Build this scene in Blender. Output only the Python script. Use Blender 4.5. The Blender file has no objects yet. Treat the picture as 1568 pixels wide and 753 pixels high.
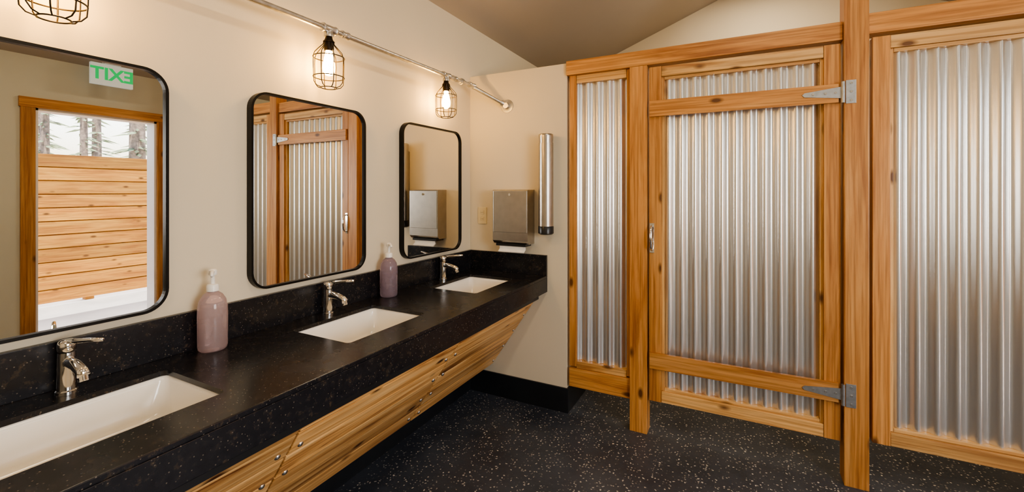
import bpy, bmesh, math, random
from mathutils import Vector, Matrix
random.seed(4)
scene=bpy.context.scene
try:
    scene.view_settings.view_transform='AgX'
    scene.view_settings.look='AgX - Medium High Contrast'
except Exception as e: print(e)

# ------------------------------------------------------------ materials
class NT:
    def __init__(s,name):
        s.m=bpy.data.materials.new(name); s.m.use_nodes=True
        s.t=s.m.node_tree; s.b=s.t.nodes['Principled BSDF']
    def n(s,ty,**kw):
        nd=s.t.nodes.new(ty)
        for k,v in kw.items():
            if k in nd.inputs: nd.inputs[k].default_value=v
            else: setattr(nd,k,v)
        return nd
    def l(s,a,b): s.t.links.new(a,b)
    def set(s,**kw):
        for k,v in kw.items(): s.b.inputs[k.replace('_',' ')].default_value=v
def c4(c): return (c[0],c[1],c[2],1)
def ramp(nt,fac,stops):
    r=nt.n('ShaderNodeValToRGB'); e=r.color_ramp.elements
    e[0].position,e[0].color=stops[0][0],c4(stops[0][1])
    e[1].position,e[1].color=stops[-1][0],c4(stops[-1][1])
    for p,c in stops[1:-1]:
        x=e.new(p); x.color=c4(c)
    nt.l(fac,r.inputs['Fac']); return r
def simple(name,col,rough=.5,metal=0,var=.06,scale=6,bump=0,bscale=80,**kw):
    nt=NT(name); nt.set(Roughness=rough,Metallic=metal,**kw)
    tc=nt.n('ShaderNodeTexCoord'); no=nt.n('ShaderNodeTexNoise',Scale=scale,Detail=4.0)
    nt.l(tc.outputs['Object'],no.inputs['Vector'])
    a=[x*(1-var) for x in col]; b=[min(1,x*(1+var)) for x in col]
    r=ramp(nt,no.outputs['Fac'],[(.3,a),(.7,b)]); nt.l(r.outputs['Color'],nt.b.inputs['Base Color'])
    if bump:
        n2=nt.n('ShaderNodeTexNoise',Scale=bscale,Detail=3.0); nt.l(tc.outputs['Object'],n2.inputs['Vector'])
        bp=nt.n('ShaderNodeBump',Strength=bump,Distance=.002); nt.l(n2.outputs['Fac'],bp.inputs['Height']); nt.l(bp.outputs['Normal'],nt.b.inputs['Normal'])
    return nt.m
def wood(name,axis,light,mid,dark,rough=.42,cross=16,knots=True,tint=(.8,1.12)):
    nt=NT(name); nt.set(Roughness=rough)
    tc=nt.n('ShaderNodeTexCoord'); oi=nt.n('ShaderNodeObjectInfo')
    mul=nt.n('ShaderNodeMath',operation='MULTIPLY'); mul.inputs[1].default_value=37
    nt.l(oi.outputs['Random'],mul.inputs[0])
    add=nt.n('ShaderNodeVectorMath',operation='ADD'); nt.l(tc.outputs['Object'],add.inputs[0]); nt.l(mul.outputs[0],add.inputs[1])
    sc=[cross]*3; sc[axis]=1.3
    mp=nt.n('ShaderNodeMapping'); mp.inputs['Scale'].default_value=sc; nt.l(add.outputs[0],mp.inputs['Vector'])
    no=nt.n('ShaderNodeTexNoise',Scale=1.0,Detail=7.0,Roughness=.6,Distortion=.8); nt.l(mp.outputs[0],no.inputs['Vector'])
    r=ramp(nt,no.outputs['Fac'],[(.30,dark),(.47,mid),(.68,light)])
    sc2=[cross*6]*3; sc2[axis]=2.5
    mp2=nt.n('ShaderNodeMapping'); mp2.inputs['Scale'].default_value=sc2; nt.l(add.outputs[0],mp2.inputs['Vector'])
    n2=nt.n('ShaderNodeTexNoise',Scale=1.0,Detail=3.0); nt.l(mp2.outputs[0],n2.inputs['Vector'])
    r2=ramp(nt,n2.outputs['Fac'],[(.38,(.62,.56,.50)),(.58,(1,1,1))])
    mx=nt.n('ShaderNodeMix',data_type='RGBA',blend_type='MULTIPLY'); mx.inputs[0].default_value=.8
    nt.l(r.outputs['Color'],mx.inputs[6]); nt.l(r2.outputs['Color'],mx.inputs[7])
    mr=nt.n('ShaderNodeMapRange'); mr.inputs['To Min'].default_value=tint[0]; mr.inputs['To Max'].default_value=tint[1]
    nt.l(oi.outputs['Random'],mr.inputs['Value'])
    hs=nt.n('ShaderNodeHueSaturation'); nt.l(mx.outputs[2],hs.inputs['Color']); nt.l(mr.outputs[0],hs.inputs['Value'])
    out=hs.outputs['Color']
    if knots:
        sk=[9]*3; sk[axis]=4.0
        mk=nt.n('ShaderNodeMapping'); mk.inputs['Scale'].default_value=sk; nt.l(add.outputs[0],mk.inputs['Vector'])
        vo=nt.n('ShaderNodeTexVoronoi',Scale=1.0); nt.l(mk.outputs[0],vo.inputs['Vector'])
        rk=ramp(nt,vo.outputs['Distance'],[(.07,(1,1,1)),(.17,(0,0,0))])
        mk2=nt.n('ShaderNodeMix',data_type='RGBA'); nt.l(rk.outputs['Color'],mk2.inputs[0]); nt.l(out,mk2.inputs[6])
        mk2.inputs[7].default_value=c4([x*.32 for x in dark]); out=mk2.outputs[2]
    nt.l(out,nt.b.inputs['Base Color'])
    bp=nt.n('ShaderNodeBump',Strength=.25,Distance=.002); nt.l(n2.outputs['Fac'],bp.inputs['Height']); nt.l(bp.outputs['Normal'],nt.b.inputs['Normal'])
    return nt.m
L,M_,D_=(.70,.37,.13),(.58,.27,.08),(.38,.145,.04)
WX=wood('cedar_x',0,L,M_,D_); WY=wood('cedar_y',1,L,M_,D_); WZ=wood('cedar_z',2,L,M_,D_)
L2,M2,D2=(.95,.62,.28),(.76,.41,.14),(.22,.072,.02)
WV=wood('cedar_vanity',1,L2,M2,D2,rough=.38,cross=26,tint=(.62,1.25))
LI=(.86,.56,.25)
WXi=wood('cedar_light_x',0,LI,(.74,.43,.16),(.48,.21,.07)); WZi=wood('cedar_light_z',2,LI,(.74,.43,.16),(.48,.21,.07))
FEN=wood('cedar_fence',1,(.70,.36,.075),(.60,.27,.05),(.44,.17,.035),rough=.7,cross=9,tint=(.7,1.15))
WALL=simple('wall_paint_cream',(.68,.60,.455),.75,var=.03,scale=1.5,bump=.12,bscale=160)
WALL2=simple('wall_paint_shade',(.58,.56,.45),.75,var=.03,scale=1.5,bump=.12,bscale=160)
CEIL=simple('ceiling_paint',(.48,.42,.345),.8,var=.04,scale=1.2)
BASE=simple('rubber_base_black',(.012,.014,.017),.35,var=.2)
PAVE=simple('pavement',(.62,.60,.56),.85,var=.1,scale=3,bump=.3)
CHROME=simple('chrome',(.80,.79,.77),.10,1,var=.02)
STEEL=simple('brushed_steel',(.48,.45,.41),.30,1,var=.06,scale=20)
GALV=simple('galvanized_pipe',(.62,.60,.57),.35,1,var=.18,scale=35,bump=.2,bscale=60)
HINGE=simple('zinc_hinge',(.45,.47,.49),.38,.9,var=.1,scale=60)
BLACKM=simple('black_metal',(.012,.011,.010),.38,.6,var=.2)
BRONZE=simple('oiled_bronze',(.035,.024,.016),.4,.8,var=.25,scale=30)
PORC=simple('porcelain',(.88,.84,.76),.12,0,var=.01)
PLASTICW=simple('white_plastic',(.82,.80,.76),.3,var=.02)
ALMOND=simple('almond_plastic',(.74,.62,.38),.35,var=.03)
BLACKP=simple('black_plastic',(.015,.015,.016),.3,var=.1)
PAPER=simple('paper_towel',(.88,.86,.82),.9,var=.03,scale=30)
SIGNW=simple('sign_housing',(.75,.76,.75),.4,var=.02)
SIGNL=simple('sign_face_lit',(.70,.74,.72),.4,var=.02); 
_b=SIGNL.node_tree.nodes['Principled BSDF']; _b.inputs['Emission Color'].default_value=(.8,.9,.88,1); _b.inputs['Emission Strength'].default_value=.22
SCREW=simple('screw_steel',(.7,.7,.68),.25,1,var=.05)
BARK=simple('bark',(.30,.22,.17),.9,var=.4,scale=10,bump=.6,bscale=14)
LEAF=simple('needles',(.30,.34,.20),.8,var=.5,scale=3)
nt=NT('corrugated_galvanized'); nt.set(Metallic=.86,Roughness=.28)
tc=nt.n('ShaderNodeTexCoord'); mp=nt.n('ShaderNodeMapping'); mp.inputs['Scale'].default_value=(5,5,1.5); nt.l(tc.outputs['Object'],mp.inputs[0])
no=nt.n('ShaderNodeTexNoise',Scale=1.0,Detail=3.0); nt.l(mp.outputs[0],no.inputs['Vector'])
r=ramp(nt,no.outputs['Fac'],[(.3,(.72,.715,.70)),(.7,(.79,.785,.77))]); nt.l(r.outputs[0],nt.b.inputs['Base Color'])
CORR=nt.m
nt=NT('mirror_silver'); nt.set(Metallic=1.0,Roughness=.0); nt.b.inputs['Base Color'].default_value=(.88,.885,.87,1); MIR=nt.m
# granite
nt=NT('black_granite')
tc=nt.n('ShaderNodeTexCoord')
no=nt.n('ShaderNodeTexNoise',Scale=42.0,Detail=8.0,Roughness=.75); nt.l(tc.outputs['Object'],no.inputs['Vector'])
r=ramp(nt,no.outputs['Fac'],[(.35,(.006,.006,.0082)),(.56,(.012,.012,.015)),(.66,(.050,.036,.024)),(.80,(.15,.11,.075))])
n3=nt.n('ShaderNodeTexVoronoi',Scale=90.0); nt.l(tc.outputs['Object'],n3.inputs['Vector'])
r3=ramp(nt,n3.outputs['Distance'],[(.08,(.40,.33,.25)),(.18,(0,0,0))])
mx=nt.n('ShaderNodeMix',data_type='RGBA',blend_type='ADD'); mx.inputs[0].default_value=.3
nt.l(r.outputs[0],mx.inputs[6]); nt.l(r3.outputs[0],mx.inputs[7]); nt.l(mx.outputs[2],nt.b.inputs['Base Color'])
nb_=nt.n('ShaderNodeTexNoise',Scale=7.0,Detail=4.0); nt.l(tc.outputs['Object'],nb_.inputs['Vector'])
rr=ramp(nt,nb_.outputs['Fac'],[(.3,(.22,)*3),(.7,(.30,)*3)]); nt.l(rr.outputs[0],nt.b.inputs['Roughness'])
GRAN=nt.m
# floor
nt=NT('speckled_epoxy_floor')
tc=nt.n('ShaderNodeTexCoord')
no=nt.n('ShaderNodeTexNoise',Scale=3.0,Detail=8.0,Roughness=.65); nt.l(tc.outputs['Object'],no.inputs['Vector'])
r=ramp(nt,no.outputs['Fac'],[(.3,(.028,.034,.046)),(.7,(.068,.077,.094))])
nw=nt.n('ShaderNodeTexNoise',Scale=50.0,Detail=2.0); nt.l(tc.outputs['Object'],nw.inputs['Vector'])
vm=nt.n('ShaderNodeVectorMath',operation='MULTIPLY_ADD'); nt.l(nw.outputs['Color'],vm.inputs[0]); vm.inputs[1].default_value=(.02,.02,.02); nt.l(tc.outputs['Object'],vm.inputs[2])
v=nt.n('ShaderNodeTexVoronoi',Scale=68.0); nt.l(vm.outputs[0],v.inputs['Vector'])
sp=ramp(nt,v.outputs['Distance'],[(.20,(1,1,1)),(.34,(0,0,0))])
sep=nt.n('ShaderNodeSeparateColor'); nt.l(v.outputs['Color'],sep.inputs[0])
gt=nt.n('ShaderNodeMath',operation='GREATER_THAN'); gt.inputs[1].default_value=.42; nt.l(sep.outputs[0],gt.inputs[0])
ml=nt.n('ShaderNodeMath',operation='MULTIPLY'); nt.l(sp.outputs[0],ml.inputs[0]); nt.l(gt.outputs[0],ml.inputs[1])
ml2=nt.n('ShaderNodeMath',operation='MULTIPLY'); nt.l(ml.outputs[0],ml2.inputs[0]); nt.l(sep.outputs[1],ml2.inputs[1])
mx=nt.n('ShaderNodeMix',data_type='RGBA'); nt.l(ml2.outputs[0],mx.inputs[0]); nt.l(r.outputs[0],mx.inputs[6]); mx.inputs[7].default_value=(.66,.61,.52,1)
nt.l(mx.outputs[2],nt.b.inputs['Base Color'])
rr=ramp(nt,no.outputs['Fac'],[(.3,(.28,)*3),(.7,(.46,)*3)]); nt.l(rr.outputs[0],nt.b.inputs['Roughness'])
bp=nt.n('ShaderNodeBump',Strength=.2,Distance=.002); n5=nt.n('ShaderNodeTexNoise',Scale=60.0); nt.l(tc.outputs['Object'],n5.inputs['Vector'])
nt.l(n5.outputs['Fac'],bp.inputs['Height']); nt.l(bp.outputs['Normal'],nt.b.inputs['Normal'])
FLOOR=nt.m
def emis(name,col,st):
    nt=NT(name); nt.b.inputs['Base Color'].default_value=c4(col); nt.b.inputs['Emission Color'].default_value=c4(col); nt.b.inputs['Emission Strength'].default_value=st
    return nt.m
BULB=emis('edison_bulb_glow',(1.0,.55,.14),130)
EXITG=emis('exit_green',(.0,.55,.14),.55)
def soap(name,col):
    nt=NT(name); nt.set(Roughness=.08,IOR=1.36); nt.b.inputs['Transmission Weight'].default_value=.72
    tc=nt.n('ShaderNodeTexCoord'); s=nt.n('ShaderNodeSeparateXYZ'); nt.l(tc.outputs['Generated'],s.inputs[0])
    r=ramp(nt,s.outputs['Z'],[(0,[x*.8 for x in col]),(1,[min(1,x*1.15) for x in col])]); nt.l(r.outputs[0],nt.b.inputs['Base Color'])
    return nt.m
SOAP1=soap('soap_mauve',(.82,.64,.64)); SOAP2=soap('soap_purple',(.58,.46,.54))

# ------------------------------------------------------------ geometry helpers
def empty(name,loc=(0,0,0)):
    e=bpy.data.objects.new(name,None); e.empty_display_size=.1; e.location=loc
    scene.collection.objects.link(e); return e
def add(name,bm,mat,parent=None,smooth=False):
    bmesh.ops.recalc_face_normals(bm,faces=bm.faces)
    me=bpy.data.meshes.new(name); bm.to_mesh(me); bm.free()
    if smooth:
        for p in me.polygons: p.use_smooth=True
    o=bpy.data.objects.new(name,me); scene.collection.objects.link(o)
    if mat: me.materials.append(mat)
    if parent:
        o.parent=parent; o.matrix_parent_inverse=Matrix.Translation(-Vector(parent.location))
    return o
def obox(name,orig,ax,ay,az,mat,parent=None,bevel=0):
    orig,ax,ay,az=map(Vector,(orig,ax,ay,az))
    bm=bmesh.new(); vs=[]
    for k in (0,1):
        for j in (0,1):
            for i in (0,1): vs.append(bm.verts.new(orig+ax*i+ay*j+az*k))
    for f in ((0,1,3,2),(4,6,7,5),(0,4,5,1),(2,3,7,6),(0,2,6,4),(1,5,7,3)): bm.faces.new([vs[i] for i in f])
    if bevel: bmesh.ops.bevel(bm,geom=bm.edges[:],offset=bevel,segments=2,affect='EDGES',profile=.7)
    return add(name,bm,mat,parent)
def box(name,lo,hi,mat,parent=None,bevel=0):
    return obox(name,lo,(hi[0]-lo[0],0,0),(0,hi[1]-lo[1],0),(0,0,hi[2]-lo[2]),mat,parent,bevel)
def lathe_bm(bm,prof,origin=(0,0,0),axis=(0,0,1),seg=32):
    axis=Vector(axis).normalized(); o=Vector(origin)
    q=Vector((0,0,1)).rotation_difference(axis)
    rings=[]
    for r,h in prof:
        if r<1e-6: rings.append([bm.verts.new(o+q@Vector((0,0,h)))])
        else: rings.append([bm.verts.new(o+q@Vector((r*math.cos(2*math.pi*i/seg),r*math.sin(2*math.pi*i/seg),h))) for i in range(seg)])
    for a,b in zip(rings,rings[1:]):
        if len(a)==1 and len(b)==1: continue
        for i in range(seg):
            j=(i+1)%seg
            if len(a)==1: bm.faces.new((a[0],b[i],b[j]))
            elif len(b)==1: bm.faces.new((a[i],a[j],b[0]))
            else: bm.faces.new((a[i],a[j],b[j],b[i]))
def lathe(name,prof,origin,mat,parent=None,axis=(0,0,1),seg=32,smooth=True):
    bm=bmesh.new(); lathe_bm(bm,prof,origin,axis,seg)
    o=add(name,bm,mat,parent,smooth)
    if smooth:
        try: o.data.set_sharp_from_angle(angle=math.radians(40))
        except Exception: pass
    return o
def cyl(name,p1,p2,r,mat,parent=None,r2=None,seg=24,bev=0):
    p1,p2=Vector(p1),Vector(p2); h=(p2-p1).length; r2=r if r2 is None else r2
    b=bev
    prof=[(0,0),(r-b,0),(r,b),(r2,h-b),(r2-b,h),(0,h)] if b else [(0,0),(r,0),(r2,h),(0,h)]
    return lathe(name,prof,p1,mat,parent,p2-p1,seg)
def tube_bm(bm,pts,r,seg=8,closed=False):
    pts=[Vector(p) for p in pts]; n=len(pts); rings=[]; up=None
    for i in range(n):
        if closed: t=pts[(i+1)%n]-pts[i-1]
        else: t=pts[min(i+1,n-1)]-pts[max(i-1,0)]
        t.normalize()
        if up is None:
            up=Vector((0,0,1)) if abs(t.z)<.9 else Vector((1,0,0))
        s=t.cross(up).normalized(); up=s.cross(t).normalized()
        rr=r[i] if isinstance(r,(list,tuple)) else r
        rings.append([bm.verts.new(pts[i]+rr*(math.cos(2*math.pi*k/seg)*s+math.sin(2*math.pi*k/seg)*up)) for k in range(seg)])
    for i in range(n if closed else n-1):
        a=rings[i]; b=rings[(i+1)%n]
        for k in range(seg): bm.faces.new((a[k],a[(k+1)%seg],b[(k+1)%seg],b[k]))
    if not closed:
        bm.faces.new(rings[0]); bm.faces.new(rings[-1])
def tube(name,pts,r,mat,parent=None,seg=12,closed=False):
    bm=bmesh.new(); tube_bm(bm,pts,r,seg,closed); return add(name,bm,mat,parent,True)
def rrect(a0,a1,b0,b1,r,n=8):
    out=[]
    for (ca,cb,s) in ((a1-r,b1-r,0),(a0+r,b1-r,1),(a0+r,b0+r,2),(a1-r,b0+r,3)):
        for i in range(n+1):
            t=math.pi/2*(s+i/n); out.append((ca+r*math.cos(t),cb+r*math.sin(t)))
    return out
def prism(name,poly,axis,lo,hi,mat,parent=None):
    bm=bmesh.new()
    def P(a,b,c):
        v=[a,b]; v.insert(axis,c); return v
    v0=[bm.verts.new(P(a,b,lo)) for a,b in poly]; v1=[bm.verts.new(P(a,b,hi)) for a,b in poly]
    n=len(poly)
    bm.faces.new(v0); bm.faces.new(v1)
    for i in range(n): bm.faces.new((v0[i],v0[(i+1)%n],v1[(i+1)%n],v1[i]))
    return add(name,bm,mat,parent)

# ------------------------------------------------------------ dimensions
PY=2.604; FY=4.43; BY=-2.2; RX=3.77; WH=2.567; SL=.384; RID=RX/2
def ceilz(x): return WH+SL*(x if x<RID else RX-x)

# room shell
box('floor',(-.15,BY-.15,-.1),(RX+.15,FY+.15,0),FLOOR)
box('wall_left',(-.15,BY-.15,0),(0,FY+.15,WH+.02),WALL)
gable=[(-.0,0),(RX,0),(RX,WH),(RID,ceilz(RID)),(0,WH)]
prism('wall_far',gable,1,FY,FY+.15,WALL)
prism('wall_back',gable,1,BY-.15,BY,WALL)
dy0,dy1,dz=1.45,2.34,2.12
wy0,wy1,wz0,wz1=-.55,.85,.95,2.15
wr=empty('wall_right'); W0,W1=RX,RX+.15
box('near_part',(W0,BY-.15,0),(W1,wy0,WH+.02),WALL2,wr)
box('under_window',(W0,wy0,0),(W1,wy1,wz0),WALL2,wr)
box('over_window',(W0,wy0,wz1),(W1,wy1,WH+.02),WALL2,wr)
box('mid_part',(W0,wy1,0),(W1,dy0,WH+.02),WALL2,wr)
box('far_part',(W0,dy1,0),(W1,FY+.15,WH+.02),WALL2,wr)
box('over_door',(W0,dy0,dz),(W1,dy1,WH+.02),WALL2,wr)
wn=empty('added_window_1')  # added window, out of view, there to let fill light onto the stalls
for nm,lo,hi in (('sill',(W0-.03,wy0-.03,wz0-.03),(W1,wy1+.03,wz0)),('head',(W0-.02,wy0-.08,wz1),(W0,wy1+.08,wz1+.08)),('trim_1',(W0-.02,wy0-.08,wz0),(W0,wy0,wz1)),('trim_2',(W0-.02,wy1,wz0),(W0,wy1+.08,wz1))):
    box(nm,lo,hi,WZ if 'trim' in nm else WY,wn)
dt=empty('door_1')
box('trim_left',(RX-.02,dy0-.09,0),(RX,dy0,dz),WZ,dt,.002); box('trim_right',(RX-.02,dy1,0),(RX,dy1+.07,dz),WZ,dt,.002)
box('trim_head',(RX-.025,dy0-.10,dz),(RX,dy1+.08,dz+.085),WY,dt,.002)
box('jamb_left',(RX,dy0,0),(RX+.15,dy0+.02,dz),PLASTICW,dt); box('jamb_right',(RX,dy1-.02,0),(RX+.15,dy1,dz),PLASTICW,dt); box('jamb_head',(RX,dy0,dz-.02),(RX+.15,dy1,dz),PLASTICW,dt)
box('threshold',(RX,dy0+.02,0),(RX+.15,dy1-.02,.015),STEEL,dt)
cb=empty('ceiling')
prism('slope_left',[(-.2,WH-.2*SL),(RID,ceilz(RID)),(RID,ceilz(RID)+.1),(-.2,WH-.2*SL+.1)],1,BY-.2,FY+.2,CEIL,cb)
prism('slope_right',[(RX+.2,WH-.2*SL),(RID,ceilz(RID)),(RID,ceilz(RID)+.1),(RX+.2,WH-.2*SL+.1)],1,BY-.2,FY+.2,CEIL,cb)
PX=.725
pw=empty('wall_partition')
box('front',(0,PY,0),(PX,PY+.1,2.205),WALL,pw,.003)
box('side',(PX-.1,PY+.1,0),(PX,FY,2.205),WALL,pw)
pb=empty('baseboard_partition')
box('front',(0.0,PY-.012,0),(PX+.012,PY,.155),BASE,pb,.003)
box('end',(PX,PY,0),(PX+.012,FY,.155),BASE,pb,.003)
box('baseboard_left',(0,BY,0),(.012,PY-.012,.155),BASE)
box('baseboard_right',(RX-.012,BY,0),(RX,dy0-.09,.12),BASE)
box('baseboard_far',(PX+.012,FY-.012,0),(RX,FY,.155),BASE)

# ------------------------------------------------------------ vanity counter
CZ=.853; CX=.592; CY0=-.1
yc=[.479,1.335,2.191]
sx0,sx1,sh=.130,.445,.218
ctr=empty('vanity_counter')
def boolean(obj,cutters):
    for c in cutters:
        m=obj.modifiers.new('b','BOOLEAN'); m.object=c; m.operation='DIFFERENCE'; m.solver='EXACT'
    dg=bpy.context.evaluated_depsgraph_get(); me=bpy.data.meshes.new_from_object(obj.evaluated_get(dg))
    obj.modifiers.clear(); obj.data=me
    for c in cutters: bpy.data.objects.remove(c)
slab=box('slab',(0.0,CY0,CZ-.015),(CX,PY,CZ),GRAN,None,.003)
cut=[prism('c',rrect(sx0,sx1,y-sh,y+sh,.018),2,CZ-.1,CZ+.1,None) for y in yc]
boolean(slab,cut); slab.parent=ctr
box('apron_edge',(CX-.035,CY0,CZ-.105),(CX,PY,CZ-.0155),GRAN,ctr,.002)
box('backsplash',(0,CY0,CZ),(.02,PY,CZ+.132),GRAN,ctr,.002)
box('side_splash',(.02,PY-.02,CZ),(CX,PY,CZ+.132),GRAN,ctr,.002)
box('support_rail',(.47,CY0,CZ-.16),(.53,PY,CZ-.1),BLACKP,ctr)
for i,y in enumerate(yc):
    s=empty('undermount_sink',((sx0+sx1)/2,y,CZ-.1))
    bm=bmesh.new(); loops=[]
    for ins,z,r in ((-.03,-.016,.03),(-.002,-.016,.020),(.0,-.03,.024),(.010,-.115,.045),(.03,-.140,.05),(.06,-.147,.05)):
        loops.append([bm.verts.new((a,b,CZ+z)) for a,b in rrect(sx0+ins,sx1-ins,y-sh+ins,y+sh-ins,r)])
    for a,b in zip(loops,loops[1:]):
        n=len(a)
        for k in range(n): bm.faces.new((a[k],a[(k+1)%n],b[(k+1)%n],b[k]))
    bm.faces.new(loops[-1])
    o=add('basin',bm,PORC,s,True); md=o.modifiers.new('s','SOLIDIFY'); md.thickness=.008; md.offset=-1 
    lathe('drain',[(0,.004),(.012,.004),(.014,.0),(.022,.002),(.026,.0),(.026,-.003)],(.29,y,CZ-.145),CHROME,s)

# vanity sloped wooden panels
vt=Vector((.545,0,.742)); vb=Vector((.19,0,.215)); sd=(vb-vt); slen=sd.length; sd.normalize(); nrm=Vector((-sd.z,0,sd.x)); 
if nrm.x<0: nrm=-nrm
bays=[CY0,.03,.885,1.745,PY-.005]
for b in range(4):
    y0,y1=bays[b]+.004,bays[b+1]-.004; nb=6; w=slen/nb
    for k in range(nb):
        p=vt+sd*(w*k+.0025)+Vector((0,y0,0))
        obox('wood_board_%d_%d'%(b,k),p-nrm*.018,Vector((0,y1-y0,0)),sd*(w-.005),nrm*.018,WV,ctr,.004)
    for yy in ((y0+.035,y1-.035) if y1-y0>.3 else ()):
        for k in range(5):
            q=vt+sd*(slen*(.07+.215*k))+Vector((0,yy,0))
            lathe('bolt_%d'%k,[(.0,.006),(.004,.0055),(.0085,.003),(.010,0)],q,SCREW,ctr,nrm,16)
obox('panel_backing',vt-nrm*.03+Vector((0,CY0,0)),Vector((0,PY-CY0-.004,0)),sd*slen,nrm*.011,BLACKP,ctr)

# ------------------------------------------------------------ mirrors
for i,(y0,y1) in enumerate(((.165,.750),(1.022,1.602),(1.874,2.452))):
    z0,z1=1.012,1.79
    m=empty('wall_mirror',(0,(y0+y1)/2,1.4))
    bm=bmesh.new(); R=.07; w=.009; dp=.03
    lo=rrect(y0,y1,z0,z1,R,10); li=rrect(y0+w,y1-w,z0+w,z1-w,R-w,10)
    A=[bm.verts.new((0.001,a,b)) for a,b in lo]; B=[bm.verts.new((dp,a,b)) for a,b in lo]
    C=[bm.verts.new((dp,a,b)) for a,b in li]; Dv=[bm.verts.new((.001,a,b)) for a,b in li]
    n=len(lo)
    for P,Q in ((A,B),(B,C),(C,Dv)):
        for k in range(n): bm.faces.new((P[k],P[(k+1)%n],Q[(k+1)%n],Q[k]))
    add('frame',bm,BLACKM,m)
    prism('glass',rrect(y0+w-.001,y1-w+.001,z0+w-.001,z1-w+.001,R-w,10),0,.004,.020,MIR,m)

# ------------------------------------------------------------ faucets
for i,y0 in enumerate(yc):
    x=.056; z=CZ; y=y0+.018
    f=empty('basin_faucet',(x,y,z))
    lathe('body',[(0,0),(.0235,0),(.0235,.004),(.0205,.007),(.0195,.06),(.0185,.108),(.0,.108)],(x,y,z),CHROME,f)
    lathe('lever_cap',[(.0,.110),(.0175,.110),(.0195,.114),(.0195,.130),(.0175,.137),(.012,.141),(0,.142)],(x,y,z),CHROME,f)
    tube('spout',[(x,y,z+.078),(x+.03,y,z+.085),(x+.065,y,z+.081),(x+.095,y,z+.072),(x+.108,y,z+.062)],[.013,.0155,.014,.014,.014],CHROME,f,20)
    cyl('aerator',(x+.098,y,z+.069),(x+.107,y,z+.048),.011,CHROME,f,bev=.002)
    tube('lever',[(x+.0,y,z+.134),(x+.04,y+.008,z+.141),(x+.085,y+.02,z+.147),(x+.125,y+.032,z+.151)],[.009,.0075,.006,.0045],CHROME,f,12)
# ------------------------------------------------------------ soap bottles
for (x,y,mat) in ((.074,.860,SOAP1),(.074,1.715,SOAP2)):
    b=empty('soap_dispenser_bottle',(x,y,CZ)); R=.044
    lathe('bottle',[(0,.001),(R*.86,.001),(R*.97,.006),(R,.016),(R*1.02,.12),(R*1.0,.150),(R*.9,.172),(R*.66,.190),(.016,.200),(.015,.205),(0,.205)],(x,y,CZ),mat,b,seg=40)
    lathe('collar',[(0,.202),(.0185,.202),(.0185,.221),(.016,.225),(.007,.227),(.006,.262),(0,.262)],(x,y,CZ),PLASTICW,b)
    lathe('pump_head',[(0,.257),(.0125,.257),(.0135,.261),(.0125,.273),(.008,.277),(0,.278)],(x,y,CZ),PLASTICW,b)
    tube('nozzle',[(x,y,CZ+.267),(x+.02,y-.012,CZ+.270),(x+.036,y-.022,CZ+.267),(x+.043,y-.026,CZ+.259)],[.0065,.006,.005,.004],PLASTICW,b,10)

# ------------------------------------------------------------ pipe + cage lamps
LX=.108; PZ=2.10
pp=empty('galvanized_pipe_rail',(LX,1.3,PZ))
PE=(.300,PY,1.972)
cyl('pipe_long',(LX,-1.2,PZ),(LX,2.44,PZ),.0125,GALV,pp)
cyl('pipe_end',(LX,2.46,PZ-.004),PE,.0125,GALV,pp)
lathe('elbow',[(0,-.028),(.019,-.028),(.020,-.02),(.0175,-.012),(.0175,.012),(.020,.02),(.019,.028),(0,.028)],(LX+.002,2.452,PZ),GALV,pp,(.2,1,-.1))
pe=Vector(PE); dirp=(pe-Vector((LX,2.46,PZ))).normalized()
lathe('wall_flange',[(0,0),(.044,0),(.044,.006),(.030,.009),(.021,.013),(.019,.03),(0,.03)],pe,GALV,pp,(0,-1,0))
lathe('flange_socket',[(0,0),(.019,0),(.020,.012),(.018,.03),(0,.03)],pe-dirp*.05,GALV,pp,dirp)
lathe('union',[(0,-.024),(.018,-.024),(.018,-.01),(.023,-.008),(.023,.008),(.018,.01),(.018,.024),(0,.024)],(LX,2.335,PZ),GALV,pp,(0,1,0),8)
box('wall_bracket',(0,-.25,PZ-.02),(LX,-.22,PZ+.02),GALV,pp)
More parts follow.
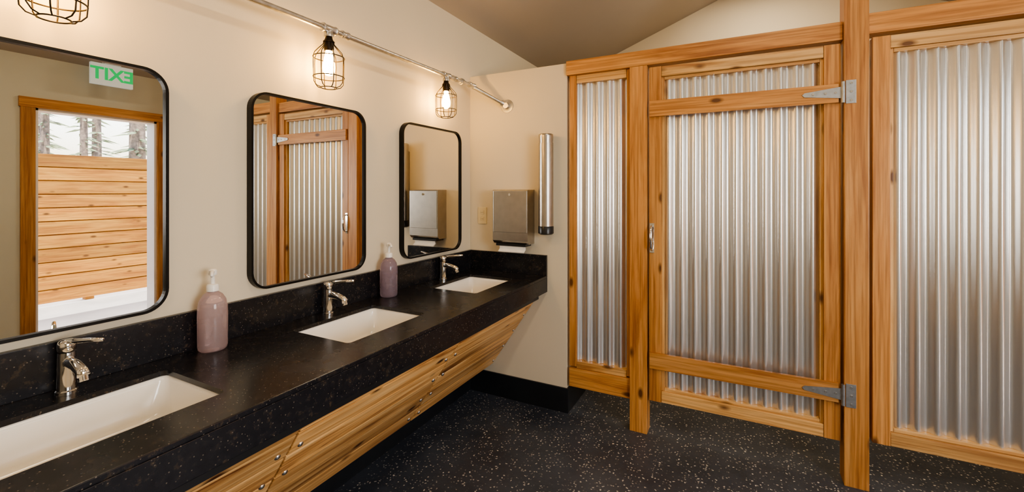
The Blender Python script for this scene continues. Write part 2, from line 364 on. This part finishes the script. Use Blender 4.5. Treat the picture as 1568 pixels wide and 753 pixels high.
for y0 in yc:
    y=y0-.022
    lathe('tee',[(0,-.036),(.019,-.036),(.0205,-.03),(.0175,-.024),(.0175,.024),(.0205,.03),(.019,.036),(0,.036)],(LX,y,PZ),GALV,pp,(0,1,0))
    lathe('tee_drop',[(0,0),(.017,0),(.0175,.018),(.0205,.022),(.0205,.034),(0,.034)],(LX,y,PZ),GALV,pp,(0,0,-1))
    lathe('coupling',[(0,-.02),(.018,-.02),(.0185,-.014),(.016,-.01),(.016,.01),(.0185,.014),(.018,.02),(0,.02)],(LX,y+.085,PZ),GALV,pp,(0,1,0))
    lp=empty('cage_pendant_lamp',(LX,y,PZ)); o=(LX,y,PZ)
    lathe('socket',[(0,.034),(.014,.034),(.017,.045),(.020,.05),(.021,.085),(.018,.095),(.0,.096)],o,BRONZE,lp,(0,0,-1))
    prof=[(.021,.052),(.024,.068),(.042,.088),(.059,.108),(.0635,.123),(.0645,.148),(.0630,.208),(.061,.234),(.050,.248),(.032,.254)]
    bm=bmesh.new()
    for k in range(8):
        a=2*math.pi*(k+.5)/8
        tube_bm(bm,[(LX+r*math.cos(a),y+r*math.sin(a),PZ-h) for r,h in prof],.0020,6)
    for r,h in ((.022,.055),(.0635,.123),(.0630,.208),(.032,.254)):
        tube_bm(bm,[(LX+r*math.cos(2*math.pi*k/40),y+r*math.sin(2*math.pi*k/40),PZ-h) for k in range(40)],.0022,6,True)
    add('cage',bm,BRONZE,lp,True)
    lathe('bulb',[(.0,.094),(.013,.094),(.014,.104),(.018,.122),(.0235,.148),(.0255,.166),(.023,.184),(.014,.198),(0,.203)],o,BULB,lp,(0,0,-1),24)

# ------------------------------------------------------------ dispensers on partition
pt=empty('paper_towel_dispenser',(.38,PY,1.22))
x0,x1=.245,.50
prism('cabinet',[(PY,1.055),(PY-.085,1.055),(PY-.105,1.075),(PY-.105,1.40),(PY-.098,1.407),(PY,1.407)],0,x0,x1,STEEL,pt)
box('front_cover',(x0+.006,PY-.110,1.13),(x1-.006,PY-.105,1.40),STEEL,pt,.002)
cyl('lock',(.3725,PY-.110,1.375),(.3725,PY-.114,1.375),.008,CHROME,pt)
box('towel_tray',(x0+.02,PY-.095,1.040),(x1-.02,PY-.01,1.055),BLACKP,pt)
prism('paper_towel',[(PY-.085,1.05),(PY-.075,1.05),(PY-.07,1.018),(PY-.10,1.000),(PY-.104,1.005),(PY-.08,1.02)],0,x0+.04,x1-.03,PAPER,pt)
cd=empty('cup_dispenser',(.61,PY-.055,1.4)); cxp=.608; cyp=PY-.062
lathe('tube',[(0,1.70),(.044,1.70),(.047,1.745),(.047,1.752),(.043,1.757),(0,1.758)],(cxp,cyp,0),STEEL,cd)
lathe('barrel',[(.044,1.165),(.047,1.165),(.047,1.70),(.044,1.70)],(cxp,cyp,0),STEEL,cd)
lathe('collar',[(0,1.125),(.040,1.125),(.049,1.132),(.049,1.175),(.047,1.178),(0,1.178)],(cxp,cyp,0),BLACKP,cd)
box('bracket',(cxp-.02,cyp+.03,1.13),(cxp+.02,PY,1.70),STEEL,cd,.002)
sw=empty('electrical_outlet',(.103,PY,1.227))
box('plate',(.070,PY-.006,1.17),(.138,PY,1.285),ALMOND,sw,.003)
for z in (1.205,1.25):
    box('socket',(.090,PY-.009,z-.014),(.118,PY-.005,z+.014),ALMOND,sw,.003)
    box('slot_1',(.097,PY-.0095,z-.005),(.099,PY-.0085,z+.006),BLACKP,sw); box('slot_2',(.108,PY-.0095,z-.005),(.110,PY-.0085,z+.006),BLACKP,sw)

# ------------------------------------------------------------ stalls
def corr(name,x0,x1,z0,z1,y,parent,phase=0):
    bm=bmesh.new(); pitch=.068; amp=.0110; n=int((x1-x0)/pitch*18); prev=None
    for i in range(n+1):
        x=x0+(x1-x0)*i/n; yy=y+amp*math.cos(2*math.pi*(x-phase)/pitch)
        a=bm.verts.new((x,yy,z0)); b=bm.verts.new((x,yy,z1))
        if prev: bm.faces.new((prev[0],a,b,prev[1]))
        prev=(a,b)
    return add(name,bm,CORR,parent,True)
Y0=PY-.005
def post(nm,x0,x1,z1,ya=Y0-.02,yb=Y0+.075):
    e=empty(nm,((x0+x1)/2,(ya+yb)/2,0)); box('timber',(x0,ya,0),(x1,yb,z1),WZ,e,.004)
post('stall_post',1.122,1.221,2.122); 
post('stall_post',2.133,2.228,ceilz(2.228)-.004,Y0-.035,Y0+.07)
post('stall_post',3.26,3.355,ceilz(3.355)-.004,Y0-.035,Y0+.07)
for a,b_,z0,z1 in ((PX+.002,2.131,2.124,2.212),(2.230,3.258,2.136,2.232),(3.357,RX-.002,2.136,2.232)):
    hb=empty('stall_header_beam',((a+b_)/2,PY,z0)); box('timber',(a,Y0-.015,z0),(b_,Y0+.075,z1),WX,hb,.004)
p1=empty('corrugated_side_panel',(.93,PY,1.2))
box('stile_left',(.742,Y0+.005,.30),(.786,Y0+.055,2.122),WZ,p1,.002)
box('stile_right',(1.098,Y0+.012,.30),(1.120,Y0+.055,2.122),WZ,p1,.002)
box('rail_top',(.787,Y0+.010,2.072),(1.097,Y0+.055,2.122),WXi,p1,.002)
box('rail_bottom_inner',(.787,Y0+.010,.292),(1.097,Y0+.055,.335),WXi,p1,.002)
box('rail_bottom',(.742,Y0-.002,.175),(1.120,Y0+.06,.290),WX,p1,.003)
corr('metal_sheet',.788,1.096,.337,2.07,Y0+.035,p1)
def door(name,x0,x1,z0,z1,cross=True,sw=.066):
    e=empty(name,((x0+x1)/2,PY,(z0+z1)/2)); 
    ya,yb=Y0-.012,Y0+.045
    box('stile_left',(x0,ya,z0),(x0+sw,yb,z1),WZ,e,.003); box('stile_right',(x1-sw,ya,z0),(x1,yb,z1),WZ,e,.003)
    box('rail_top',(x0+sw+.001,ya+.003,z1-.058),(x1-sw-.001,yb,z1),WXi,e,.003)
    box('rail_bottom',(x0+sw+.001,ya+.003,z0),(x1-sw-.001,yb,z0+.062),WXi,e,.003)
    box('stop_l',(x0+sw,ya+.016,z0+.063),(x0+sw+.014,yb,z1-.059),WZi,e,.002); box('stop_r',(x1-sw-.014,ya+.016,z0+.063),(x1-sw,yb,z1-.059),WZi,e,.002)
    box('stop_t',(x0+sw+.015,ya+.016,z1-.075),(x1-sw-.015,yb,z1-.059),WXi,e,.002); box('stop_b',(x0+sw+.015,ya+.016,z0+.063),(x1-sw-.015,yb,z0+.078),WXi,e,.002)
    corr('metal_sheet',x0+sw+.015,x1-sw-.015,z0+.079,z1-.076,Y0+.026,e,phase=x0)
    if cross:
        box('cross_rail_upper',(x0+.004,ya-.020,1.822),(x1-.01,ya-.001,1.912),WX,e,.003)
        box('cross_rail_lower',(x0+.004,ya-.020,.388),(x1-.01,ya-.001,.478),WX,e,.003)
    return e
door('stall_door',1.232,2.123,.197,2.108)
door('corrugated_stall_panel',2.244,3.25,.222,2.118,False)
door('corrugated_stall_panel',3.365,3.762,.222,2.118,False,.05)
for z in (1.868,.432):
    h=empty('strap_hinge',(2.12,Y0-.04,z)); yf=Y0-.034
    box('post_plate',(2.139,Y0-.039,z-.055),(2.178,Y0-.0355,z+.055),HINGE,h,.001)
    cyl('knuckle',(2.128,yf-.006,z-.05),(2.128,yf-.006,z+.05),.0075,HINGE,h)
    prism('strap',[(2.128,z-.028),(2.128,z+.028),(1.975,z+.010),(1.965,z),(1.975,z-.010)],1,Y0-.0365,Y0-.0325,HINGE,h)
    for px in (2.10,2.06,2.01): cyl('screw',(px,Y0-.037,z),(px,Y0-.040,z),.005,SCREW,h)
    for dz_ in (-.04,0,.04): cyl('screw',(2.160,Y0-.039,z+dz_),(2.160,Y0-.042,z+dz_),.005,SCREW,h)
dh=empty('door_pull_handle',(1.25,Y0-.03,1.13)); hx=1.247; yf=Y0-.012
box('plate',(hx-.013,yf-.004,1.045),(hx+.013,yf,1.215),CHROME,dh,.0015)
tube('grip',[(hx,yf-.003,1.20),(hx,yf-.022,1.195),(hx,yf-.036,1.175),(hx,yf-.040,1.13),(hx,yf-.036,1.085),(hx,yf-.022,1.065),(hx,yf-.003,1.06)],[.006,.006,.007,.008,.007,.006,.006],CHROME,dh,12)

# ------------------------------------------------------------ exit sign
ex=empty('exit_sign',(3.55,1.9,2.48)); sxx=3.55; sy=1.90; sz=2.475
box('housing',(sxx,sy-.155,sz-.098),(sxx+.04,sy+.155,sz+.098),SIGNL,ex,.006)
box('canopy',(sxx-.01,sy-.06,sz+.099),(sxx+.05,sy+.06,ceilz(sxx)+.0),SIGNW,ex,.003)
cu=bpy.data.curves.new('exit_text','FONT'); cu.body='EXIT'; cu.size=.155; cu.extrude=.001; cu.align_x='CENTER'; cu.align_y='CENTER'; cu.offset=.004
to=bpy.data.objects.new('tmp',cu); scene.collection.objects.link(to)
dg=bpy.context.evaluated_depsgraph_get(); me=bpy.data.meshes.new_from_object(to.evaluated_get(dg)); bpy.data.objects.remove(to)
me.transform(Matrix(((0,0,-1,sxx-.002),(-1,0,0,sy),(0,1,0,sz),(0,0,0,1)))); me.materials.clear(); me.materials.append(EXITG)
t=bpy.data.objects.new('letters',me); scene.collection.objects.link(t); t.parent=ex; t.matrix_parent_inverse=Matrix.Translation(-Vector(ex.location))
for y in (-.9,1.0,3.5):
    cl=empty('added_fill_housing',(RID,y,3.1))  # added housings, out of view, dressing the overhead fill lights
    box('housing',(RID-.09,y-.45,3.16),(RID+.09,y+.45,3.20),SIGNW,cl,.004)
    box('stem',(RID-.02,y-.02,3.20),(RID+.02,y+.02,ceilz(RID)-.01),SIGNW,cl)

# ------------------------------------------------------------ outside
box('ground_outside',(RX+.15,-14,-.14),(40,26,-.03),PAVE)
fn=empty('cedar_fence',(5.93,3,0))
nbd=11; pitch=1.86/nbd
for k in range(nbd):
    box('board_%d'%k,(5.93,-1.5,.01+k*pitch),(5.955,6.5,.01+(k+1)*pitch-.014),FEN,fn,.004)
box('backing_strip',(5.956,-1.5,.02),(5.964,6.5,1.84),FEN,fn)
for y in (-1.3,.6,2.5,4.4,6.3): box('fence_post',(5.966,y,-.03),(6.05,y+.09,1.86),FEN,fn)
for i,(x,y,s) in enumerate(((20,4.6,1.0),(22,6.6,.8),(19,8.3,1.5),(25,6,1.2),(26,9.5,1.1),(23,2.2,1.2),(28,8,1.4),(27,11.6,1.0),(21,7.4,.7))):
    tr=empty('conifer_tree',(x,y,-.03))
    lathe('trunk',[(.24*s,0),(.19*s,.6),(.16*s,4),(.08*s,9),(0,12)],(x,y,-.03),BARK,tr,seg=14)
    bm=bmesh.new()
    for j in range(160):
        h=1.6+random.random()*9.5; a=random.random()*6.28; ln=random.uniform(.2,.8)*(1.6*(1-(h-3)/10)+.3)*s*.7; wd=ln*.12
        c=Vector((x,y,h)); d=Vector((math.cos(a),math.sin(a),-.25)); sdv=Vector((-math.sin(a),math.cos(a),0))
        v=[bm.verts.new(c),bm.verts.new(c+d*ln*.5+sdv*wd),bm.verts.new(c+d*ln),bm.verts.new(c+d*ln*.5-sdv*wd),bm.verts.new(c+d*ln*.5+Vector((0,0,.06)))]
        for k in range(4): bm.faces.new((v[k],v[(k+1)%4],v[4]))
    add('branches',bm,LEAF,tr)

# ------------------------------------------------------------ lights
def area(name,loc,direction,sx,sy,power,col):
    l=bpy.data.lights.new(name,'AREA'); l.shape='RECTANGLE'; l.size=sx; l.size_y=sy; l.energy=power; l.color=col
    o=bpy.data.objects.new(name,l); scene.collection.objects.link(o); o.location=loc
    o.rotation_euler=Vector(direction).to_track_quat('-Z','Z').to_euler(); return o
area('added_window_fill',(RX+.10,(wy0+wy1)/2,(wz0+wz1)/2),(-1,0,0),1.35,1.15,74,(1,.97,.94))  # added fill light set in the invented window opening
for y,p in ((-.9,12),(1.0,15),(3.5,28)): area('added_ceiling_fill',(RID,y,3.155),(0,0,-1),.16,.85,p,(1,.82,.60))  # added overhead fill to brighten the room and far wall
sun=bpy.data.lights.new('sun','SUN'); sun.energy=8; sun.angle=.01; sun.color=(1,.95,.86)
so=bpy.data.objects.new('sun',sun); scene.collection.objects.link(so); so.rotation_euler=Vector((.45,.25,-.95)).to_track_quat('-Z','Y').to_euler()
w=bpy.data.worlds.new('world'); scene.world=w; w.use_nodes=True; bg=w.node_tree.nodes['Background']
sk=w.node_tree.nodes.new('ShaderNodeTexSky'); sk.sky_type='NISHITA'; sk.sun_disc=False; sk.sun_elevation=math.radians(55); sk.sun_rotation=1; sk.dust_density=4
w.node_tree.links.new(sk.outputs[0],bg.inputs[0]); bg.inputs[1].default_value=.75

# ------------------------------------------------------------ camera
cam=bpy.data.cameras.new('camera'); co=bpy.data.objects.new('camera',cam); scene.collection.objects.link(co)
cam.sensor_width=36; cam.lens=36*667/1568; cam.shift_y=-84.5/1568; cam.clip_start=.02
co.location=(1.684,0,1.4); co.rotation_euler=(math.radians(90),0,math.radians(27.4))
scene.camera=co
